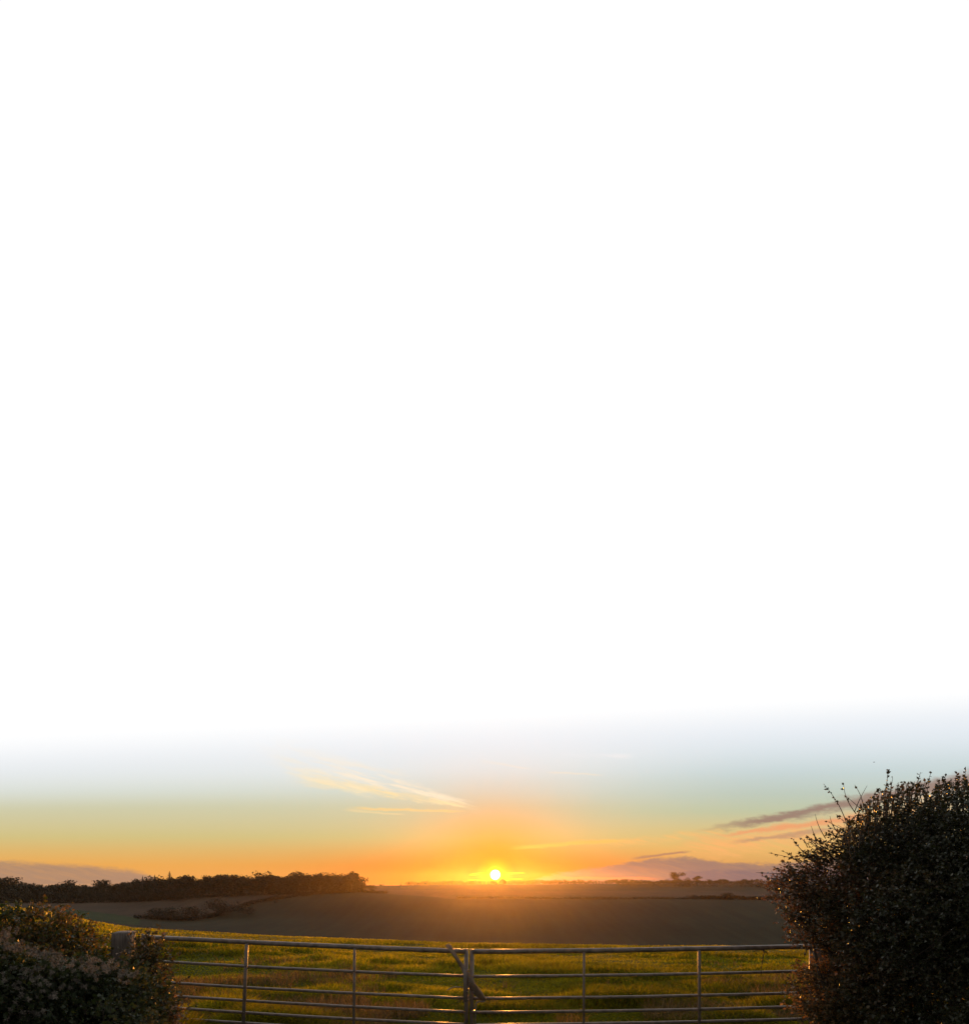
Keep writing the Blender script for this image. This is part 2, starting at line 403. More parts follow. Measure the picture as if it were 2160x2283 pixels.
m_ground, t, o = newmat('field_soil_and_turf')
a = t.nodes.new('ShaderNodeAttribute'); a.attribute_name = 'field'
g = t.nodes.new('ShaderNodeNewGeometry'); s_ = t.nodes.new('ShaderNodeSeparateXYZ'); t.links.new(g.outputs['Position'], s_.inputs[0])
gx, gy = N(s_.outputs[0]), N(s_.outputs[1])
n1 = noise2(gx, gy, .35, 8, .65); n2 = noise2(gx*.5, gy*.03, .6, 3, .5, 4.0); n3 = noise2(gx, gy, .02, 4, .5, 2.0)
k_ = n1*.8 + n2*1.1 + n3*1.3 - .6
cc = mix(1.0, N(a.outputs['Color']), mix(nmin(k_*.6, 1.0), (.25, .27, .3), (1.65, 1.55, 1.4)), 'MULTIPLY')
p = t.nodes.new('ShaderNodeBsdfPrincipled'); t.links.new(cc.s, p.inputs['Base Color']); p.inputs['Roughness'].default_value = 1; p.inputs['Specular IOR Level'].default_value = .05
b = t.nodes.new('ShaderNodeBump'); b.inputs['Strength'].default_value = .5; b.inputs['Distance'].default_value = .15
t.links.new(n1.s, b.inputs['Height']); t.links.new(b.outputs[0], p.inputs['Normal']); t.links.new(p.outputs[0], o.inputs[0])
gr = mesh('ground', Vg, [Fq, F3], m_ground, attrs={'field': FC}, smooth=True); tag(gr, kind='structure')

# ------------------------------------------------------------------ pasture grass (uncountable)
def blades(n, Dlo, Dhi, hfun, name, mat, label, cat, umin=-.72, umax=.78, wk=.0007, wmin=.0035, vfun=None, mask=None, power=1.0):
    q = rng.random(n)**power
    inv = 1/Dhi + q*(1/Dlo - 1/Dhi); D = 1/inv                    # even over the picture's height
    uu = rng.uniform(umin, umax, n); X = uu*D; Y = D
    if mask is not None:
        keep = mask(X, Y); X, Y, D = X[keep], Y[keep], D[keep]; n = len(X)
    Z = height(X, Y) - .01
    h = hfun(X, Y, D)*rng.uniform(.5, 1.3, n)
    th = rng.uniform(0, 2*math.pi, n); w = np.maximum(wmin, wk*D)*rng.uniform(.6, 1.5, n)
    lean = rng.normal(0, .42, (n, 2))*h[:, None]
    B = np.stack([X, Y, Z], 1); wv = np.stack([np.cos(th)*w, np.sin(th)*w, np.zeros(n)], 1)
    mid = B + np.stack([lean[:, 0]*.35, lean[:, 1]*.35, h*.6], 1); tip = B + np.stack([lean[:, 0], lean[:, 1], h], 1)
    v_ = np.stack([B-wv, B+wv, mid+wv*.75, mid-wv*.75, tip], 1).reshape(-1, 3)
    bb = np.arange(n)[:, None]*5
    vv = vfun(X, Y, D) if vfun else rng.random(n)
    o_ = mesh(name, v_, [bb+np.array([[0, 1, 2, 3]]), bb+np.array([[3, 2, 4]])], mat, attrs={'v': np.repeat(vv, 5)})
    return tag(o_, label, cat, kind='stuff')
def gh(X, Y, D):
    t_ = vnoise(X, Y, .9, 2)+.5; t2 = vnoise(X, Y, 3.7, 1)+.5
    return .03 + .24*np.clip(t_*t2*2.6-.25, 0, 1)**1.3 *np.clip(1.25-D/50, .25, 1) + .0004*D
def gv(X, Y, D):
    return np.clip(.38 + vnoise(X, Y, 4.3, 0)*.7 + vnoise(X, Y, .8, 1)*.5 + rng.normal(0, .16, len(X)) + np.clip((D-30)/60, 0, .3), 0, 1)
blades(520000, 7.6, 66, gh, 'grass', M_grass, 'short olive green pasture grass beyond the gate', 'grass', vfun=gv)
# rank dry grass close behind the gate
def dmask(X, Y):
    n_ = vnoise(X, Y, 1.3, 0) + vnoise(X, Y, .5, 1)*.6
    px = CX + X/Y*FPX
    wgt = np.interp(px, [620, 760, 960, 1120, 1420, 1640], [.26, .30, -.12, -.30, -.22, .24]) - np.clip((Y-12)/9, 0, 1)*.55
    return n_ + wgt > .05
blades(90000, 8.6, 21, lambda X, Y, D: .11 + .16*(vnoise(X, Y, 1.0, 1)+.5), 'dry_grass', M_dry,
       'rank brown dead grass standing just behind the gate', 'dry grass', wk=.0004, wmin=.0025,
       vfun=lambda X, Y, D: np.clip(.4+rng.normal(0, .25, len(X)), 0, 1), mask=dmask, power=.8)

# ------------------------------------------------------------------ gate
OFF = [0, .277, .523, .678, .818, .94, 1.05]
def leaf_gate(label, A, B, uprights, hinge_left):
    """A, B: centre of the top rail at the left and right ends"""
    A, B = Vector(A), Vector(B)
    root = empty('field_gate', (A.x if hinge_left else B.x, A.y if hinge_left else B.y, H(0, 8)))
    tag(root, label, 'gate')
    d = (B-A).normalized(); dn = Vector((0, 0, -1))
    for k, off in enumerate(OFF):
        r = .0275 if k == 0 else .0165
        a, b = A + dn*off, B + dn*off
        n_ = 9; P = []
        for q in range(n_):
            t_ = q/(n_-1); P.append(a.lerp(b, t_) + Vector((0, 0, (-.012 if k else -.008)*math.sin(math.pi*t_) + random.uniform(-.0015, .0015))))
        m_ = MB(); m_.tube(P, r, 12); m_.build('top_rail' if k == 0 else 'rail', M_steel, root, smooth=True)
    for e, s_ in ((A, -1), (B, 1)):
        m_ = MB(); lean = .0
        m_.tube([e + Vector((s_*.012, 0, .028)), e + Vector((s_*.012, 0, -.5)), e + Vector((s_*.012, 0, -1.08))], .0235, 12)
        m_.build('stile', M_steel, root, smooth=True)
    for px_, ln, wd in uprights:
        t_ = None
        # find position along the leaf whose picture column is px_
        best = min((abs((A.lerp(B, q/400).x/A.lerp(B, q/400).y) - (px_-CX)/FPX), q/400) for q in range(401))[1]
        c = A.lerp(B, best)
        top = c + Vector((0, -.034, -.02)); bot = c + Vector((ln, -.034, -1.07))
        zax = (top-bot).normalized(); xax = Vector((1, 0, 0)); xax = (xax - zax*xax.dot(zax)).normalized(); yax = zax.cross(xax)
        m_ = MB(); m_.box((top+bot)/2, (wd, .006, (top-bot).length/2), (xax, yax, zax), .003); br = m_.build('upright', M_steel, root)
        for off in OFF:
            m_ = MB(); q = c + Vector((ln*off/1.05, -.043, -off)); m_.tube([q, q+Vector((0, -.006, 0))], .008, 8)
            m_.build('bolt', M_steel, br, smooth=True)
    return root, A, B
gl, A1, B1 = leaf_gate('grey tubular steel gate leaf on the left, hung by the square wooden post', W(322, 2090, 8.5), W(1037, 2122, 8.02), [(553, -.045, .020), (792, -.012, .015)], True)
gr2, A2, B2 = leaf_gate('grey tubular steel gate leaf on the right, running into the hawthorn hedge', W(1054, 2122.5, 8.0), W(1806, 2111, 8.12), [(1300, -.004, .013), (1556, .004, .017)], False)
# hinges on the left leaf
for off in (.14, .95):
    m_ = MB(); q = A1 + Vector((0, 0, -off)); m_.tube([q + Vector((-.02, 0, 0)), q + Vector((-.14, -.02, 0))], .011, 8); m_.tube([q+Vector((-.035, 0, -.04)), q+Vector((-.035, 0, .04))], .017, 8)
    m_.build('hinge', M_steel, gl, smooth=True)
for off in (.14, .95):
    m_ = MB(); q = B2 + Vector((0, 0, -off)); m_.tube([q + Vector((.02, 0, 0)), q + Vector((.15, -.02, 0))], .011, 8); m_.tube([q+Vector((.035, 0, -.04)), q+Vector((.035, 0, .04))], .017, 8)
    m_.build('hinge', M_steel, gr2, smooth=True)
# latch: long tapered lever across both stiles, housing plate and drop bolt
YL = 7.93
m_ = MB()
poly = [(993, 2109), (999, 2105), (1005, 2108), (1014, 2123), (1025, 2141), (1040, 2160), (1050, 2176), (1061, 2196), (1074, 2212), (1084, 2228), (1082, 2233), (1074, 2233), (1056, 2217), (1045, 2203), (1036, 2186), (1030, 2166), (1018, 2145), (1006, 2124)]
m_.plate([W(x, y, YL) for x, y in poly], .014)
lever = m_.build('latch_lever', M_lever, gl)
m_ = MB(); m_.tube([W(996, 2108, YL-.012), W(1008, 2126, YL-.014), W(1026, 2152, YL-.014)], [.014, .012, .008], 8)
m_.build('lever_grip', M_lever, gl, smooth=True)
m_ = MB(); c = W(1037, 2196, YL-.01); m_.box(c, (.021, .008, .19), None, .004); m_.build('latch_plate', M_steel, gl)
for x, y in ((1045, 2164), (1044, 2207), (1042, 2213), (1055, 2214), (1044, 2231), (1046, 2190)):
    m_ = MB(); q = W(x, y, YL-.03); m_.tube([q + Vector((0, .014, 0)), q], .010, 8)
    m_.build('latch_bolt', M_steel, gl, smooth=True)
m_ = MB(); m_.tube([W(1031, 2202, YL), W(1018, 2201.5, YL), W(1010, 2202, YL), W(1003, 2205, YL), W(996, 2209, YL)], [.006, .006, .006, .005, .004], 7)
m_.build('latch_hook', M_steel, gl, smooth=True)
m_ = MB(); m_.tube([W(1080, 2234, YL-.02), W(1069, 2234, YL-.02), W(1063, 2236, YL-.02), W(1061, 2241, YL-.02), W(1060, 2262, YL-.02), W(1059, 2330, YL-.02)], .0085, 9)
m_.build('drop_bolt', M_steel, gr2, smooth=True)
for y in (2256, 2302):
    m_ = MB(); m_.box(W(1057, y, YL+.0), (.026, .035, .010), None, .003)
    m_.build('bolt_bracket', M_steel, gr2)
m_ = MB()
for k in range(7):
    a = k*math.pi/3.2; q = W(1046 + 2*math.sin(k*1.7), 2183 + k*7, YL-.02)
    th = np.linspace(0, 2*math.pi, 9); ax = (1, 0) if k % 2 else (.3, 1)
    m_.tube([(q.x + .011*math.cos(t_)*ax[0], q.y + .011*math.cos(t_)*ax[1]*.8, q.z + .022*math.sin(t_)) for t_ in th], .0032, 6, False)
m_.build('fastening_chain', M_steel, gl, smooth=True)

# gate posts
def post(label, x0, x1, ytop, D, lean, round_=False):
    c = W((x0+x1)/2, ytop, D); hw = (x1-x0)/2/FPX*D*(1 if round_ else .80); base = Vector((c.x+lean, D, H(c.x, D)-.1))
    root = empty('gate_post', base); tag(root, label, 'post')
    n_ = 14; m_ = MB(); P = [base.lerp(c, q/(n_-1)) for q in range(n_)]
    m_ = MB()
    k = 24; rows = []; 
    for qi, q in enumerate(P):
        for j_ in range(k):
            th = j_*2*math.pi/k
            if round_: rr_ = hw
            else: rr_ = hw/max(abs(math.cos(th)), abs(math.sin(th)))*(1 if j_ % 6 != 3 else .98)
            rr_ *= 1 + .015*math.sin(7*th+2) + random.uniform(-.008, .008)
            top_c = -.012 if qi == n_-1 else 0
            rows.append((q.x+rr_*(1+top_c*2)*math.cos(th), q.y+rr_*(1+top_c*2)*math.sin(th)*(.9), q.z + (0 if qi < n_-1 else .012*math.sin(th))))
    f = [(r_*k+j_, r_*k+(j_+1) % k, r_*k+k+(j_+1) % k, r_*k+k+j_) for r_ in range(n_-1) for j_ in range(k)]
    rows.append((P[-1].x, P[-1].y, P[-1].z+.004)); f3 = [((n_-1)*k+j_, (n_-1)*k+(j_+1) % k, n_*k) for j_ in range(k)]
    m_.add(rows, f, f3); m_.build('post_timber', M_post, root)
    return root
post('thick square wooden gate post standing among the left bushes', 252, 300, 2079, 8.45, -.06)
post('dark wooden gate post half buried in the right hedge', 1812, 1872, 2108, 8.25, .02, True)

# ------------------------------------------------------------------ shrubs
def inview(P): return (P[:, 0]/np.maximum(P[:, 1], .1) < .86) & (P[:, 0]/np.maximum(P[:, 1], .1) > -.86) & (P[:, 2]/np.maximum(P[:, 1], .1) > -.30)
def twigs_leaves(S, Dn, Ln, per, ls, wratio, seedv, vbase, curl=.25, rt=.0028, leafjit=.7):
    """S starts, Dn directions, Ln lengths -> tube arrays and leaves"""
    n = len(S); seg = 4
    Dn = Dn/(np.linalg.norm(Dn, axis=1)[:, None]+1e-9)
    bend = rng.normal(0, curl, (n, 3)); bend[:, 2] += .05
    T = np.linspace(0, 1, seg)
    pts = S[:, None, :] + Ln[:, None, None]*(Dn[:, None, :]*T[None, :, None] + bend[:, None, :]*(T[None, :, None]**2)*.5)
    a_ = np.cross(Dn, np.array([.3, .2, 1.])); a_ /= np.linalg.norm(a_, axis=1)[:, None]+1e-9; b_ = np.cross(Dn, a_)
    th = np.array([0, 2.1, 4.2]); rr_ = rt*np.array([1, .8, .6, .3])
    ring = pts[:, :, None, :] + rr_[None, :, None, None]*(np.cos(th)[None, None, :, None]*a_[:, None, None, :] + np.sin(th)[None, None, :, None]*b_[:, None, None, :])
    tv = ring.reshape(-1, 3)
    q = np.array([(s*3+j, s*3+(j+1) % 3, s*3+3+(j+1) % 3, s*3+3+j) for s in range(seg-1) for j in range(3)])
    tf = (np.arange(n)[:, None, None]*12 + q[None]).reshape(-1, 4)
    t_ = rng.uniform(.12, 1.0, (n, per)); 
    P = S[:, None, :] + Ln[:, None, None]*(Dn[:, None, :]*t_[..., None] + bend[:, None, :]*(t_[..., None]**2)*.5)
    A_ = Dn[:, None, :]*.55 + rng.normal(0, leafjit, (n, per, 3)); Nn = rng.normal(0, 1, (n, per, 3)) + np.array([0, 0, .9])
    L = ls*rng.uniform(.55, 1.25, (n, per)); 
    lv, lf = leafset(P.reshape(-1, 3), A_.reshape(-1, 3), Nn.reshape(-1, 3), L.ravel(), (L*wratio).ravel())
    vv = np.clip(vbase[:, None] + rng.normal(0, .16, (n, per)), 0, 1).ravel()
    return tv, tf, lv, lf, np.repeat(vv, 4)
def bush(name, label, cat, base, blobs, ntw, tl, per, ls, wr, mat, vtrend, shoots=(), up=.25, group=None, inner=.35, nstem=5, rt=.0028, shootleaf=16):
    """blobs: (x, y, D, rx px, ry px, rD m)"""
    B = []
    for x, y, D, rx, ry, rd in blobs:
        c = W(x, y, D); B.append((c.x, c.y, c.z, rx/FPX*D, rd, ry/FPX*D))
    B = np.array(B); root = empty(name, base); tag(root, label, cat, group)
    area = (B[:, 3]*B[:, 5]); pr = area/area.sum(); k = rng.choice(len(B), ntw, p=pr)
    d = rng.normal(0, 1, (ntw, 3)); d /= np.linalg.norm(d, axis=1)[:, None]
    fr = np.where(rng.random(ntw) < inner, rng.uniform(.35, .85, ntw), rng.uniform(.82, 1.0, ntw))
    S = B[k, :3] + d*B[k, 3:]*fr[:, None]
    # uneven outline
    S += (vnoise(S[:, 0]*3+7, S[:, 2]*3+S[:, 1]*2, .9, 0)[:, None])*d*.30
    Dn = d*.8 + rng.normal(0, .45, (ntw, 3)); Dn[:, 2] += up
    Ln = tl*rng.uniform(.4, 1.3, ntw)
    kp = inview(S) & (S[:, 2] > height(S[:, 0], S[:, 1], False)-.02)
    S, Dn, Ln, d = S[kp], Dn[kp], Ln[kp], d[kp]
    vb = vtrend(S)
    tv, tf, lv, lf, vv = twigs_leaves(S, Dn, Ln, per, ls, wr, 0, vb, rt=rt)
    # long shoots standing out of the bush
    m_ = MB(); SV = []
    for (x0, y0, x1, y1, D, nl) in shoots:
        a, b = W(x0, y0, D), W(x1, y1, D+random.uniform(-.1, .1)); L = (b-a).length
        bow = Vector((random.uniform(-1, 1), random.uniform(-1, 1), 0))*L*.09
        P = [a.lerp(b, t_/7) + bow*math.sin(math.pi*t_/7) for t_ in range(8)]
        m_.tube(P, np.linspace(.005, .0016, 8), 5)
        for q in range(nl):
            t_ = random.uniform(.25, 1)**.9; c = a.lerp(b, t_) + bow*math.sin(math.pi*t_); SV.append((c, (b-a).normalized()))
    sp_ = len(SV)
    if sp_:
        P = np.array([tuple(c) for c, _ in SV]); Ax = np.array([tuple(q) for _, q in SV])*.5 + rng.normal(0, .6, (sp_, 3)); L = ls*rng.uniform(.6, 1.25, sp_)
        l2, f2 = leafset(P, Ax, rng.normal(0, 1, (sp_, 3)), L, L*wr)
        lf = np.vstack([lf, f2+len(lv)]); lv = np.vstack([lv, l2]); vv = np.concatenate([vv, np.repeat(np.clip(.3+rng.normal(0, .2, sp_), 0, 1), 4)])
    # woody stems from the base into the crown
    for q in range(nstem*8):
        bi = rng.choice(len(B), p=pr); c = Vector(B[bi, :3]); dd = rng.normal(0, 1, 3); dd /= np.linalg.norm(dd)
        e = c + Vector(dd*B[bi, 3:]*.95); s0 = Vector(base) + Vector((random.uniform(-.3, .3), random.uniform(-.25, .25), 0))
        mid = s0.lerp(c, .55) + Vector((random.uniform(-.12, .12), random.uniform(-.12, .12), 0))
        if q >= nstem: s0 = mid; mid = s0.lerp(e, .5) + Vector(rng.normal(0, .06, 3))
        P = [s0, s0.lerp(mid, .5)+Vector(rng.normal(0, .03, 3)), mid, mid.lerp(e, .5)+Vector(rng.normal(0, .04, 3)), e]
        r0 = .032 if q < nstem else .013
        m_.tube(P, np.linspace(r0, .004, 5), 6)
    m_.add(tv, tf)
    m_.build('branches', M_bark, root)
    mesh('foliage', lv, lf, mat, root, {'v': vv})
    return root

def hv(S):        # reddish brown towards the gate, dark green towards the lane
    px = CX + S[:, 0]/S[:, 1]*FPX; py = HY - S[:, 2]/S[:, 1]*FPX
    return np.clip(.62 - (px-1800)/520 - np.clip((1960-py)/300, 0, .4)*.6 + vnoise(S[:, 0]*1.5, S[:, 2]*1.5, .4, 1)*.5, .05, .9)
shoots = [(1885, 1830, 1836, 1748, 7.3, 16), (1908, 1815, 1880, 1745, 7.2, 7), (1925, 1800, 1905, 1750, 7.2, 2), (1925, 1810, 1885, 1775, 7.2, 0), (1905, 1810, 1933, 1752, 7.2, 0),
          (1820, 1880, 1808, 1842, 7.3, 0), (1840, 1870, 1817, 1815, 7.4, 0), (1862, 1850, 1850, 1820, 7.3, 0),
          (1965, 1790, 1980, 1716, 7.0, 20), (1985, 1780, 1990, 1735, 7.0, 12), (1945, 1800, 1955, 1760, 7, 14),
          (2040, 1800, 2052, 1722, 6.8, 24), (2050, 1780, 2075, 1724, 6.8, 16), (2030, 1790, 2035, 1745, 6.8, 14),
          (2100, 1790, 2108, 1730, 6.6, 20), (2125, 1790, 2132, 1722, 6.6, 18), (2140, 1790, 2152, 1718, 6.6, 18), (2155, 1780, 2165, 1722, 6.6, 16), (2085, 1800, 2090, 1750, 6.6, 16),
          (1800, 1925, 1713, 1902, 7.5, 9), (1790, 1900, 1766, 1870, 7.4, 9), (1800, 1890, 1785, 1868, 7.4, 6), (1790, 1950, 1685, 1946, 7.5, 6), (1760, 1965, 1700, 1955, 7.5, 9),
          (1780, 1940, 1740, 1930, 7.5, 6), (1815, 2200, 1738, 2212, 7.5, 12), (1810, 2190, 1745, 2196, 7.5, 16), (1800, 2120, 1768, 2060, 7.6, 6), (1795, 2130, 1795, 2106, 7.6, 10),
          (1840, 1900, 1800, 1865, 7.4, 14), (2010, 1800, 2012, 1748, 6.9, 16), (2068, 1790, 2062, 1742, 6.7, 12), (1930, 1810, 1945, 1778, 7.0, 12)]
for _ in range(150):                               # whippy new growth along the top and the gate side
    x_ = random.uniform(1890, 2200); yt_ = np.interp(x_, [1890, 1960, 2010, 2200], [1812, 1762, 1742, 1726]) + abs(random.gauss(0, 30))
    shoots.append((x_+random.uniform(-14, 6), yt_+random.uniform(50, 80), x_, yt_, random.uniform(6.3, 7.2), random.randint(8, 20)))
for _ in range(130):
    q_ = random.random(); x_ = np.interp(q_, [0, .25, .5, .75, 1], [1860, 1790, 1738, 1745, 1800]); y_ = np.interp(q_, [0, .25, .5, .75, 1], [1845, 1905, 1965, 2040, 2105])
    shoots.append((x_+60, y_+random.uniform(10, 30), x_+random.gauss(0, 14), y_+random.gauss(-8, 14), random.uniform(7.3, 7.6), random.randint(5, 15)))
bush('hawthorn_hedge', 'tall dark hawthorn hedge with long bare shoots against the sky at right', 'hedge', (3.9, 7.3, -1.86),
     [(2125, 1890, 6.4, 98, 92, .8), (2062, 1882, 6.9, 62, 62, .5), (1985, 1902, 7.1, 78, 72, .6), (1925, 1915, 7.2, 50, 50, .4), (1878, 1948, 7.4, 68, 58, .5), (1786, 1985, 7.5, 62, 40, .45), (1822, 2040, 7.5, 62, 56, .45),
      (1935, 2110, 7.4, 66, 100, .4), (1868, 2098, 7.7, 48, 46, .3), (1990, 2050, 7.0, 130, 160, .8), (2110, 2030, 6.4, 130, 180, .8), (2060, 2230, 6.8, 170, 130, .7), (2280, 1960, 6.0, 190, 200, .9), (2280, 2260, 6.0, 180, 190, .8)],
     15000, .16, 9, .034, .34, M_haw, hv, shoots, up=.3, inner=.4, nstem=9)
bush('bramble_bush', 'brown leaved brambles tangled round the foot of the right gate post', 'bush', (3.7, 7.4, -1.86),
     [(1862, 2235, 7.3, 62, 62, .4), (1950, 2262, 7.0, 80, 60, .45), (1862, 2190, 7.5, 30, 26, .2)], 1500, .18, 9, .038, .36, M_shrub,
     lambda S: np.clip(.45+vnoise(S[:, 0], S[:, 2], .15, 0)*.7, 0, .95), [(1830, 2240, 1790, 2200, 7.3, 9), (1850, 2225, 1812, 2168, 7.3, 8), (1800, 2260, 1752, 2262, 7.3, 8)], nstem=3)
bush('bramble_thicket', 'rust and green bramble thicket left of the square post', 'bush', (-5.6, 8.6, -1.7),
     [(40, 2110, 8.6, 115, 72, .6), (140, 2112, 8.7, 65, 52, .5), (195, 2175, 8.6, 55, 55, .4), (-120, 2120, 8.4, 110, 90, .6), (90, 2200, 8.2, 160, 90, .6)],
     4000, .2, 8, .046, .38, M_bram, lambda S: np.clip(.5+vnoise(S[:, 0], S[:, 2], .35, 0)*.8, 0, 1),
     [(150, 2070, 195, 2036, 8.6, 8), (100, 2060, 75, 2028, 8.6, 10), (60, 2055, 40, 2030, 8.6, 8), (170, 2090, 190, 2062, 8.6, 12), (180, 2090, 252, 2082, 8.5, 10), (200, 2110, 250, 2086, 8.5, 10), (20, 2050, 0, 2026, 8.6, 8)], nstem=4)
c1 = bush('clematis_mound', 'dark mound of wild clematis with pale fluffy seed heads at left front', 'climber', (-3.5, 6.2, -1.72),
     [(60, 2220, 6.0, 140, 100, .6), (180, 2210, 6.3, 95, 70, .5), (250, 2250, 6.3, 100, 70, .45), (-60, 2200, 5.8, 130, 110, .6), (130, 2290, 5.9, 230, 80, .6)],
     4600, .15, 8, .040, .42, M_clem, lambda S: np.clip(.4+vnoise(S[:, 0], S[:, 2], .3, 1)*.8, 0, 1), up=.15, nstem=4, inner=.45)
c2 = bush('leafy_shrub', 'straggly shrub with pale curled leaves in front of the left gate hinge', 'shrub', (-3.25, 7.3, -1.76),
     [(316, 2215, 7.3, 34, 70, .25), (332, 2275, 7.2, 52, 50, .3), (328, 2158, 7.4, 17, 40, .15)],
     1300, .17, 8, .042, .34, M_shrub, lambda S: np.clip(.42+vnoise(S[:, 0], S[:, 2], .14, 1)*1.0, 0, 1),
     [(320, 2130, 322, 2094, 7.4, 10), (330, 2150, 340, 2108, 7.4, 12), (350, 2180, 385, 2142, 7.3, 12), (360, 2190, 395, 2160, 7.3, 6), (370, 2200, 425, 2178, 7.3, 8), (380, 2260, 440, 2240, 7.2, 10), (370, 2230, 392, 2215, 7.3, 8)], nstem=3, up=.4)
def seedheads(root, spots, rpx, D, n):
    P = []; 
    for (x, y, sx, sy, k) in spots:
        for _ in range(k):
            P.append(W(x+random.gauss(0, sx), y+random.gauss(0, sy), D+random.uniform(-.35, .1)))
    P = np.array([tuple(q) for q in P]); m = len(P)
    d = rng.normal(0, 1, (m, n, 3)); d /= np.linalg.norm(d, axis=2)[..., None]; d[..., 2] += .25
    L = rng.uniform(.6, 1.2, (m, n))*rpx
    lv, lf = leafset(np.repeat(P, n, 0), d.reshape(-1, 3), rng.normal(0, 1, (m*n, 3)), L.ravel(), (L*.10).ravel(), .3)
    vv = np.repeat(np.clip(np.repeat(rng.random(m), n)*.8+rng.normal(.1, .1, m*n), 0, 1), 4)
    o_ = mesh('seed_heads', lv, lf, M_seed, root, {'v': vv}); o_['kind'] = 'stuff'
seedheads(c1, [(10, 2090, 12, 12, 26), (35, 2112, 14, 8, 22), (95, 2128, 20, 7, 24), (130, 2150, 20, 10, 16), (185, 2155, 18, 8, 30), (230, 2160, 16, 9, 24), (40, 2160, 26, 12, 18), (60, 2190, 30, 12, 14), (20, 2215, 30, 14, 14),
               (100, 2215, 26, 12, 14), (75, 2250, 24, 12, 18), (55, 2272, 24, 10, 18), (280, 2175, 18, 10, 16), (170, 2190, 40, 12, 10)], .026, 5.75, 34)
seedheads(c2, [(312, 2160, 6, 12, 8), (305, 2200, 12, 10, 18), (320, 2212, 14, 8, 14), (310, 2250, 12, 8, 16), (385, 2250, 12, 10, 16), (400, 2268, 10, 8, 12), (335, 2180, 14, 12, 12), (395, 2282, 8, 4, 6)], .020, 7.0, 14)
# a loose stem caught on the right top rail
rt_ = empty('hanging_stem', W(1702, 2118, 8.06)); tag(rt_, 'thin dead bramble stem hanging below the right top rail', 'stem')
m_ = MB(); m_.tube([W(1701, 2117, 8.05), W(1703, 2126, 8.04), W(1700, 2140, 8.04), W(1697, 2160, 8.05), W(1696, 2178, 8.05)], [.007, .006, .005, .004, .003], 6)
m_.tube([W(1680, 2121, 8.04), W(1690, 2119, 8.02), W(1703, 2119, 8.03), W(1712, 2128, 8.04)], .004, 5); m_.build('stem', M_bark, rt_)
for x, y in ((1680, 2122), (1685, 2124), (1707, 2126), (1710, 2129), (1712, 2124), (1704, 2122)):
    lv, lf = leafset(np.array([tuple(W(x, y, 8.04))]), rng.normal(0, 1, (1, 3)), rng.normal(0, 1, (1, 3)), np.full(1, .03), np.full(1, .012)); mesh('leaf', lv, lf, M_bram, rt_, {'v': np.full(4, .2)})

# ------------------------------------------------------------------ distant trees and hedges
def crown_mesh(kind, seed, h, n=1500):
    r = np.random.default_rng(seed)
    if kind == 'conifer':
        z = r.random(n)**1.3; rad_ = (1-z)*.19*h + .002*h; th = r.uniform(0, 6.28, n); q = np.sqrt(r.random(n))
        tier = 1 - .45*((z*9) % 1)
        P = np.stack([np.cos(th)*rad_*q*tier, np.sin(th)*rad_*q*tier, (.05+z*.95)*h], 1)
    else:
        nb = {'broad': 16, 'ragged': 20, 'shrub': 6}[kind]; C = []
        for q_ in range(nb):
            if kind == 'broad' and q_ < 5: C.append((r.normal(0, .2), r.normal(0, .2), r.uniform(.12, .35), r.uniform(.16, .24)))
            elif kind == 'ragged' and q_ < 5: C.append((r.normal(0, .2), r.normal(0, .2), r.uniform(.1, .4), r.uniform(.14, .2)))
            elif kind == 'broad': C.append((r.normal(0, .17), r.normal(0, .17), r.uniform(.42, .80), r.uniform(.15, .24)))
            elif kind == 'ragged': C.append((r.normal(0, .25), r.normal(0, .22), r.uniform(.3, .82), r.uniform(.10, .16)))
            else: C.append((r.normal(0, .3), r.normal(0, .2), r.uniform(.3, .6), r.uniform(.25, .4)))
        C = np.array(C)*h; pk = r.choice(nb, n, p=C[:, 3]**2/np.sum(C[:, 3]**2)); d = r.normal(0, 1, (n, 3)); d /= np.linalg.norm(d, axis=1)[:, None]
        P = C[pk, :3] + d*C[pk, 3:4]*(r.random(n)**.35)[:, None]*np.array([1.1, 1.1, .85])
        P[:, 2] = np.abs(P[:, 2])
    L = h*((.034*(1.15-P[:, 2]/h)) if kind == 'conifer' else .05)*r.uniform(.5, 1.4, n)
    lv, lf = leafset(P, r.normal(0, 1, (n, 3)), r.normal(0, 1, (n, 3)), L, L*.55)
    me = mesh('crown', lv, lf, M_tree, None, {'v': np.repeat(r.random(n), 4)}); data = me.data; bpy.data.objects.remove(me); return data
def trunk_mesh(seed, h, kind):
    random.seed(seed); m_ = MB(); tops = .95 if kind == 'conifer' else .6
    m_.tube([(0, 0, -.6), (.01*h, 0, .2*h), (0, .01*h, .4*h), (0, 0, tops*h)], [.028*h, .022*h, .017*h, .005*h], 7)
    if kind != 'conifer':
        for _ in range(7):
            a_ = random.uniform(0, 6.28); z0 = random.uniform(.25, .5)*h; L = random.uniform(.15, .32)*h
            m_.tube([(0, 0, z0), (math.cos(a_)*L*.5, math.sin(a_)*L*.5, z0+L*.5), (math.cos(a_)*L, math.sin(a_)*L, z0+L*1.1)], [.011*h, .007*h, .003*h], 5)
    o_ = m_.build('trunk', M_bark); d = o_.data; bpy.data.objects.remove(o_); return d
KINDS = {'oak_tree': [('broad', 1), ('broad', 2), ('broad', 3), ('broad', 4), ('broad', 5)], 'conifer_tree': [('conifer', 6), ('conifer', 7)], 'ragged_tree': [('ragged', 8), ('ragged', 9)], 'shrub': [('shrub', 12), ('shrub', 13), ('shrub', 14)]}
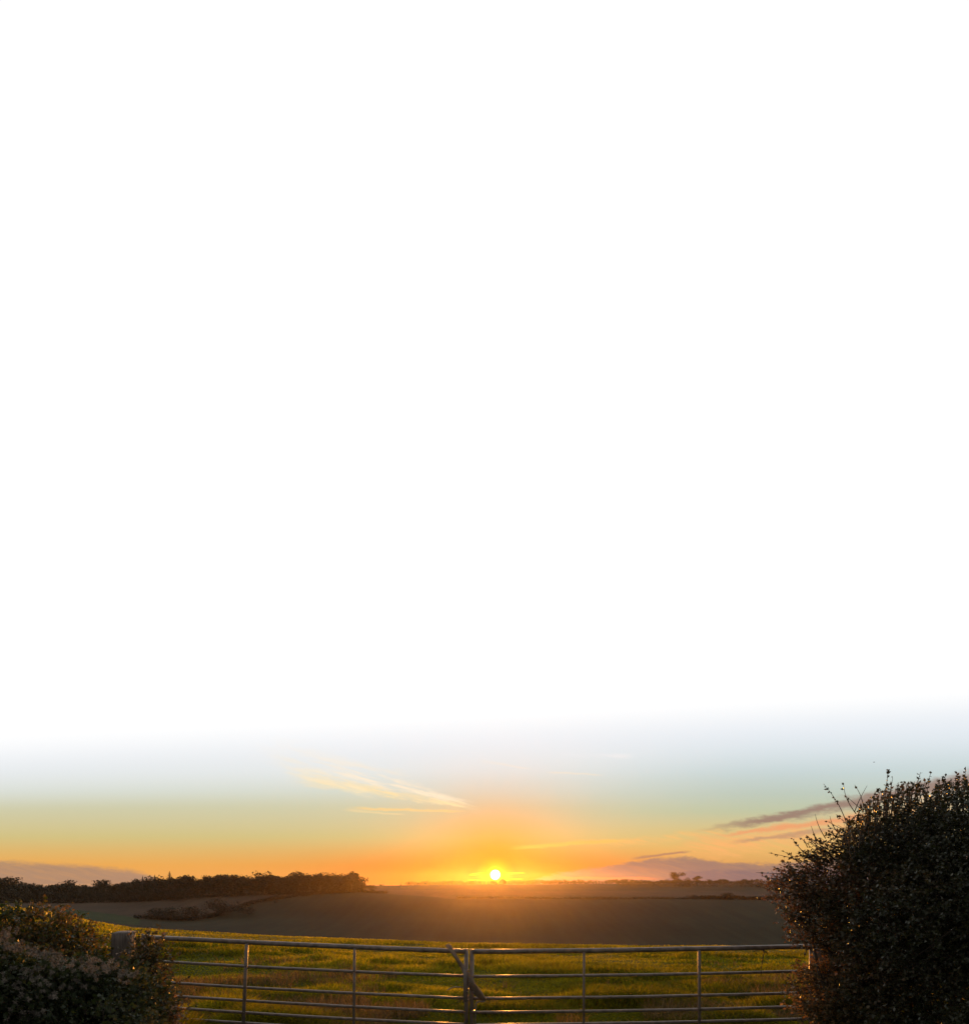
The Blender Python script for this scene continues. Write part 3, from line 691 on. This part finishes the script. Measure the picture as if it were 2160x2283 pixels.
MESH = {k: [(crown_mesh(q, s, 10.0), trunk_mesh(s, 10.0, q)) for q, s in v_] for k, v_ in KINDS.items()}
random.seed(5)
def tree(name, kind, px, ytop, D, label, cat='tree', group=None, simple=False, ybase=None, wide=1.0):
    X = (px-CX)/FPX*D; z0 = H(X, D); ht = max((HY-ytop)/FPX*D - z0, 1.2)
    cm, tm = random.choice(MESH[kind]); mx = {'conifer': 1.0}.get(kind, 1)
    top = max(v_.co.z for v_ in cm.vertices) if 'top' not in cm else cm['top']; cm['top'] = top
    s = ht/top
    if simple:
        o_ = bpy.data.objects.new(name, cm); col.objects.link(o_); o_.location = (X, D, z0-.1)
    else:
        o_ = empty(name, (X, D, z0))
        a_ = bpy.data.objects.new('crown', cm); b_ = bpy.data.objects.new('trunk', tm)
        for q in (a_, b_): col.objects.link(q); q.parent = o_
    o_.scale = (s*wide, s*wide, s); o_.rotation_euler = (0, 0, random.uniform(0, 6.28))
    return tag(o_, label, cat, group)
# wood on the left ridge
wx = [0, 55, 62, 70, 110, 150, 170, 200, 232, 240, 275, 292, 310, 340, 372, 395, 415, 432, 455, 500, 530, 565, 600, 620, 640, 690, 710, 740, 760, 796]
wy = [1964, 1963, 1966, 1973, 1970, 1967, 1972, 1976, 1976, 1966, 1963, 1970, 1961, 1958, 1955, 1953, 1952, 1957, 1953, 1947, 1950, 1954, 1948, 1953, 1947, 1949, 1946, 1949, 1946, 1946]
gw = 'trees of the wood on the left skyline'
x = -60
while x < 792:
    tree('oak_tree', 'oak_tree', x, np.interp(x, wx, wy)+random.choice((-9, -4, 0, 3, 8))+random.uniform(-2, 2), 436+random.uniform(-4, 6), 'dark broadleaf tree massed in the wood on the left skyline', group=gw, wide=random.uniform(1.0, 1.4))
    x += random.uniform(17, 27)
for dd, dy_ in ((455, 3), (478, 4)):
    x = -70
    while x < 785:
        tree('oak_tree', 'oak_tree', x, np.interp(x, wx, wy)+dy_+random.uniform(-3, 5), dd+random.uniform(-6, 8), 'dark broadleaf tree massed in the wood on the left skyline', group=gw, wide=random.uniform(1.0, 1.4))
        x += random.uniform(20, 32)
# lower front edge of the wood
x = -40
while x < 420:
    tree('oak_tree', 'oak_tree', x, np.interp(x, [0, 250, 420], [1984, 1986, 1980])+random.uniform(-3, 6), 418+random.uniform(-5, 5), 'low dark tree along the front edge of the left wood', group='low trees along the front edge of the left wood', wide=random.uniform(1.1, 1.6))
    x += random.uniform(16, 26)
tree("conifer_tree", "conifer_tree", 378, 1943, 428, 'pointed conifer rising above the middle of the left wood', wide=2.6)
tree('conifer_tree', 'conifer_tree', 345, 1950, 428, 'small conifer just left of the pointed one in the wood', wide=1.9)
tree('conifer_tree', 'conifer_tree', 318, 1953, 428, 'squat conifer where the left wood begins to rise', wide=2.0)
tree('ragged_tree', 'ragged_tree', 782, 1943, 436, 'ragged tall tree with sky showing through at the right end of the wood', wide=1.2)
tree('ragged_tree', 'ragged_tree', 745, 1946, 438, 'open crowned tree second from the right end of the wood', wide=1.25)
tree('oak_tree', 'oak_tree', 808, 1965, 440, 'small rounded tree stepping down from the end of the wood', wide=1.1)
tree('oak_tree', 'oak_tree', 828, 1973, 445, 'lowest bushy tree at the foot of the wood end', wide=1.3)
tree('oak_tree', 'oak_tree', 850, 1972, 700, 'lone round tree just right of the wood on the skyline', wide=1.3)
tree('oak_tree', 'oak_tree', 868, 1975, 700, 'squat dark tree between the lone round tree and the spire', wide=1.3)
tree('conifer_tree', 'conifer_tree', 893, 1968, 700, 'narrow spire shaped conifer alone on the skyline left of the sun', wide=1.5)
tree('oak_tree', 'oak_tree', 910, 1974, 700, 'low bushy tree just right of the spire shaped conifer', wide=1.4)
# the thin line of far trees
x = 925
while x < 1800:
    k = 'conifer_tree' if random.random() < .3 else 'oak_tree'
    yt = np.interp(x, [925, 1000, 1090, 1300, 1450, 1600, 1800], [1971, 1966, 1962, 1962, 1962, 1962, 1961]) + random.uniform(-2.2, 3)
    tree(k, k, x, yt, 800+random.uniform(-8, 12), 'tiny dark tree in the thin line along the far skyline', group='far skyline trees', simple=True, wide=random.uniform(1.0, 1.6) if k == 'oak_tree' else 1.4)
    x += random.uniform(5, 9) if x > 1050 else random.uniform(6, 13)
tree('oak_tree', 'oak_tree', 1508, 1944, 790, 'largest round tree standing out of the far skyline at right', wide=1.15)
tree('oak_tree', 'oak_tree', 1553, 1953, 790, 'second round tree right of the largest on the far skyline', wide=1.25)
tree('oak_tree', 'oak_tree', 1605, 1960, 790, 'small rounded tree third along from the largest on the skyline', wide=1.3)
# shrubs in and below the field hedge on the hillside
sh = [(497, 2003, 352, 'large round dark bush standing alone on the left hillside', 1.25), (553, 2022, 350, 'low wide bush right of the large round hillside bush', 1.5),
      (430, 2020, 330, 'dim bush in the hollow left of the large round bush', 1.3), (352, 2022, 322, 'dark bush at the left end of the hollow', 1.5), (385, 2030, 318, 'low dark bush in the middle of the hollow', 1.6),
      (615, 2010, 385, 'small bush midway along the sloping field hedge', 1.3), (680, 1994, 425, 'small upright bush on the upper brown field', 1.0), (755, 1995, 428, 'bushy clump near the top of the sloping field hedge', 1.2),
      (1548, 1995, 434, 'dark hedge bush leftmost of the three near the right hedge', 1.4), (1592, 1996, 434, 'small hedge bush between two larger ones on the right', 1.2), (1624, 1990, 434, 'biggest hedge bush rightmost of the three on the hillside', 1.3),
      (1340, 1999, 438, 'faint low bush in the far field hedge right of the sun', 1.6), (1368, 1999, 438, 'second faint bush in the far field hedge right of the sun', 1.4), (1490, 2000, 436, 'flat spreading bush left of the three hedge bushes', 1.9)]
for px, yt, D, lb, wd in sh: tree('shrub', 'shrub', px, yt, D, lb, 'bush', wide=wd)
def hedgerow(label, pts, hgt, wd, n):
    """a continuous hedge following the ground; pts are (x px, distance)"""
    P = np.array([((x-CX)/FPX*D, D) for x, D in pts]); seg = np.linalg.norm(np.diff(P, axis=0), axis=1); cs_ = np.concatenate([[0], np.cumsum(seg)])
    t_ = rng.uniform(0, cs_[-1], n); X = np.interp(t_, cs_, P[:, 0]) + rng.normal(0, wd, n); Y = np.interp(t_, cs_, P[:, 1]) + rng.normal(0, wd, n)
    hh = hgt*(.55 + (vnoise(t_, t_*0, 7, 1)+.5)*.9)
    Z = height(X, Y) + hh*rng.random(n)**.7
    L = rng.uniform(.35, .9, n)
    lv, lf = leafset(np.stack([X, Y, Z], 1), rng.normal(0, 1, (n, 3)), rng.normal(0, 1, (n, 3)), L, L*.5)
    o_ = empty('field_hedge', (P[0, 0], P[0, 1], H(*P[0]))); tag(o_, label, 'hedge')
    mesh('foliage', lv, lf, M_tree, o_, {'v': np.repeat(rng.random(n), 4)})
hedgerow('low dark hedge sloping down the hillside below the wood', [(300, 318), (380, 322), (470, 345), (560, 385), (700, 420), (860, 445)], 1.1, .8, 8000)
hedgerow('thin far hedge crossing the hillside below the sun', [(1020, 442), (1250, 440), (1560, 438)], .9, .6, 4000)
hedgerow('low dark hedge running into the tall hedge at right', [(1560, 438), (1700, 434), (1800, 432)], 1.7, .8, 4500)
hedgerow('dark hedge bank along the foot of the left wood', [(-100, 405), (150, 405), (330, 418), (480, 426), (640, 430), (790, 436)], 1.6, .7, 7000)

hedgerow('dark band of far woodland and hedge under the skyline at right', [(1380, 700), (1500, 690), (1820, 690)], 5.0, 1.6, 9000)
hedgerow('thin far hedge along the foot of the skyline trees', [(905, 786), (1100, 792), (1400, 792), (1820, 790)], 3.2, 1.2, 14000)

# bird, a speck over the hedge
bc = W(1948, 1700, 85); bd = empty('bird', bc); tag(bd, 'tiny dark bird flying high above the right hedge', 'bird')
m_ = MB()
m_.tube([bc+Vector((-.09, 0, 0)), bc+Vector((-.05, 0, .005)), bc+Vector((0, 0, .01)), bc+Vector((.07, 0, 0)), bc+Vector((.12, 0, -.01))], [.006, .025, .032, .018, .004], 8)
for s in (-1, 1):
    m_.add([tuple(bc+Vector((-.03, 0, .02))), tuple(bc+Vector((.04, 0, .02))), tuple(bc+Vector((.02, s*.11, .06))), tuple(bc+Vector((-.04, s*.11, .06))), tuple(bc+Vector((.05, s*.22, .03)))], [(0, 1, 2, 3)], [(3, 2, 4)])
m_.build('body', M_bird, bd)

# ------------------------------------------------------------------ evening haze
m_haze, t, o = newmat('haze_air')
pv = t.nodes.new('ShaderNodeVolumePrincipled'); pv.inputs['Color'].default_value = (.96, .78, .56, 1)
pv.inputs['Density'].default_value = .00006; pv.inputs['Anisotropy'].default_value = .88
t.links.new(pv.outputs[0], o.inputs['Volume'])
m_ = MB(); m_.box((0, 0, -4.5), (1075, 1075, 21.5)); hz = m_.build('haze', m_haze); tag(hz, kind='stuff')
hz['label'] = 'thin golden evening haze over the fields'; hz['category'] = 'haze'
print('lowest ground', Vg[:, 2].min(), 'verts', len(Vg))
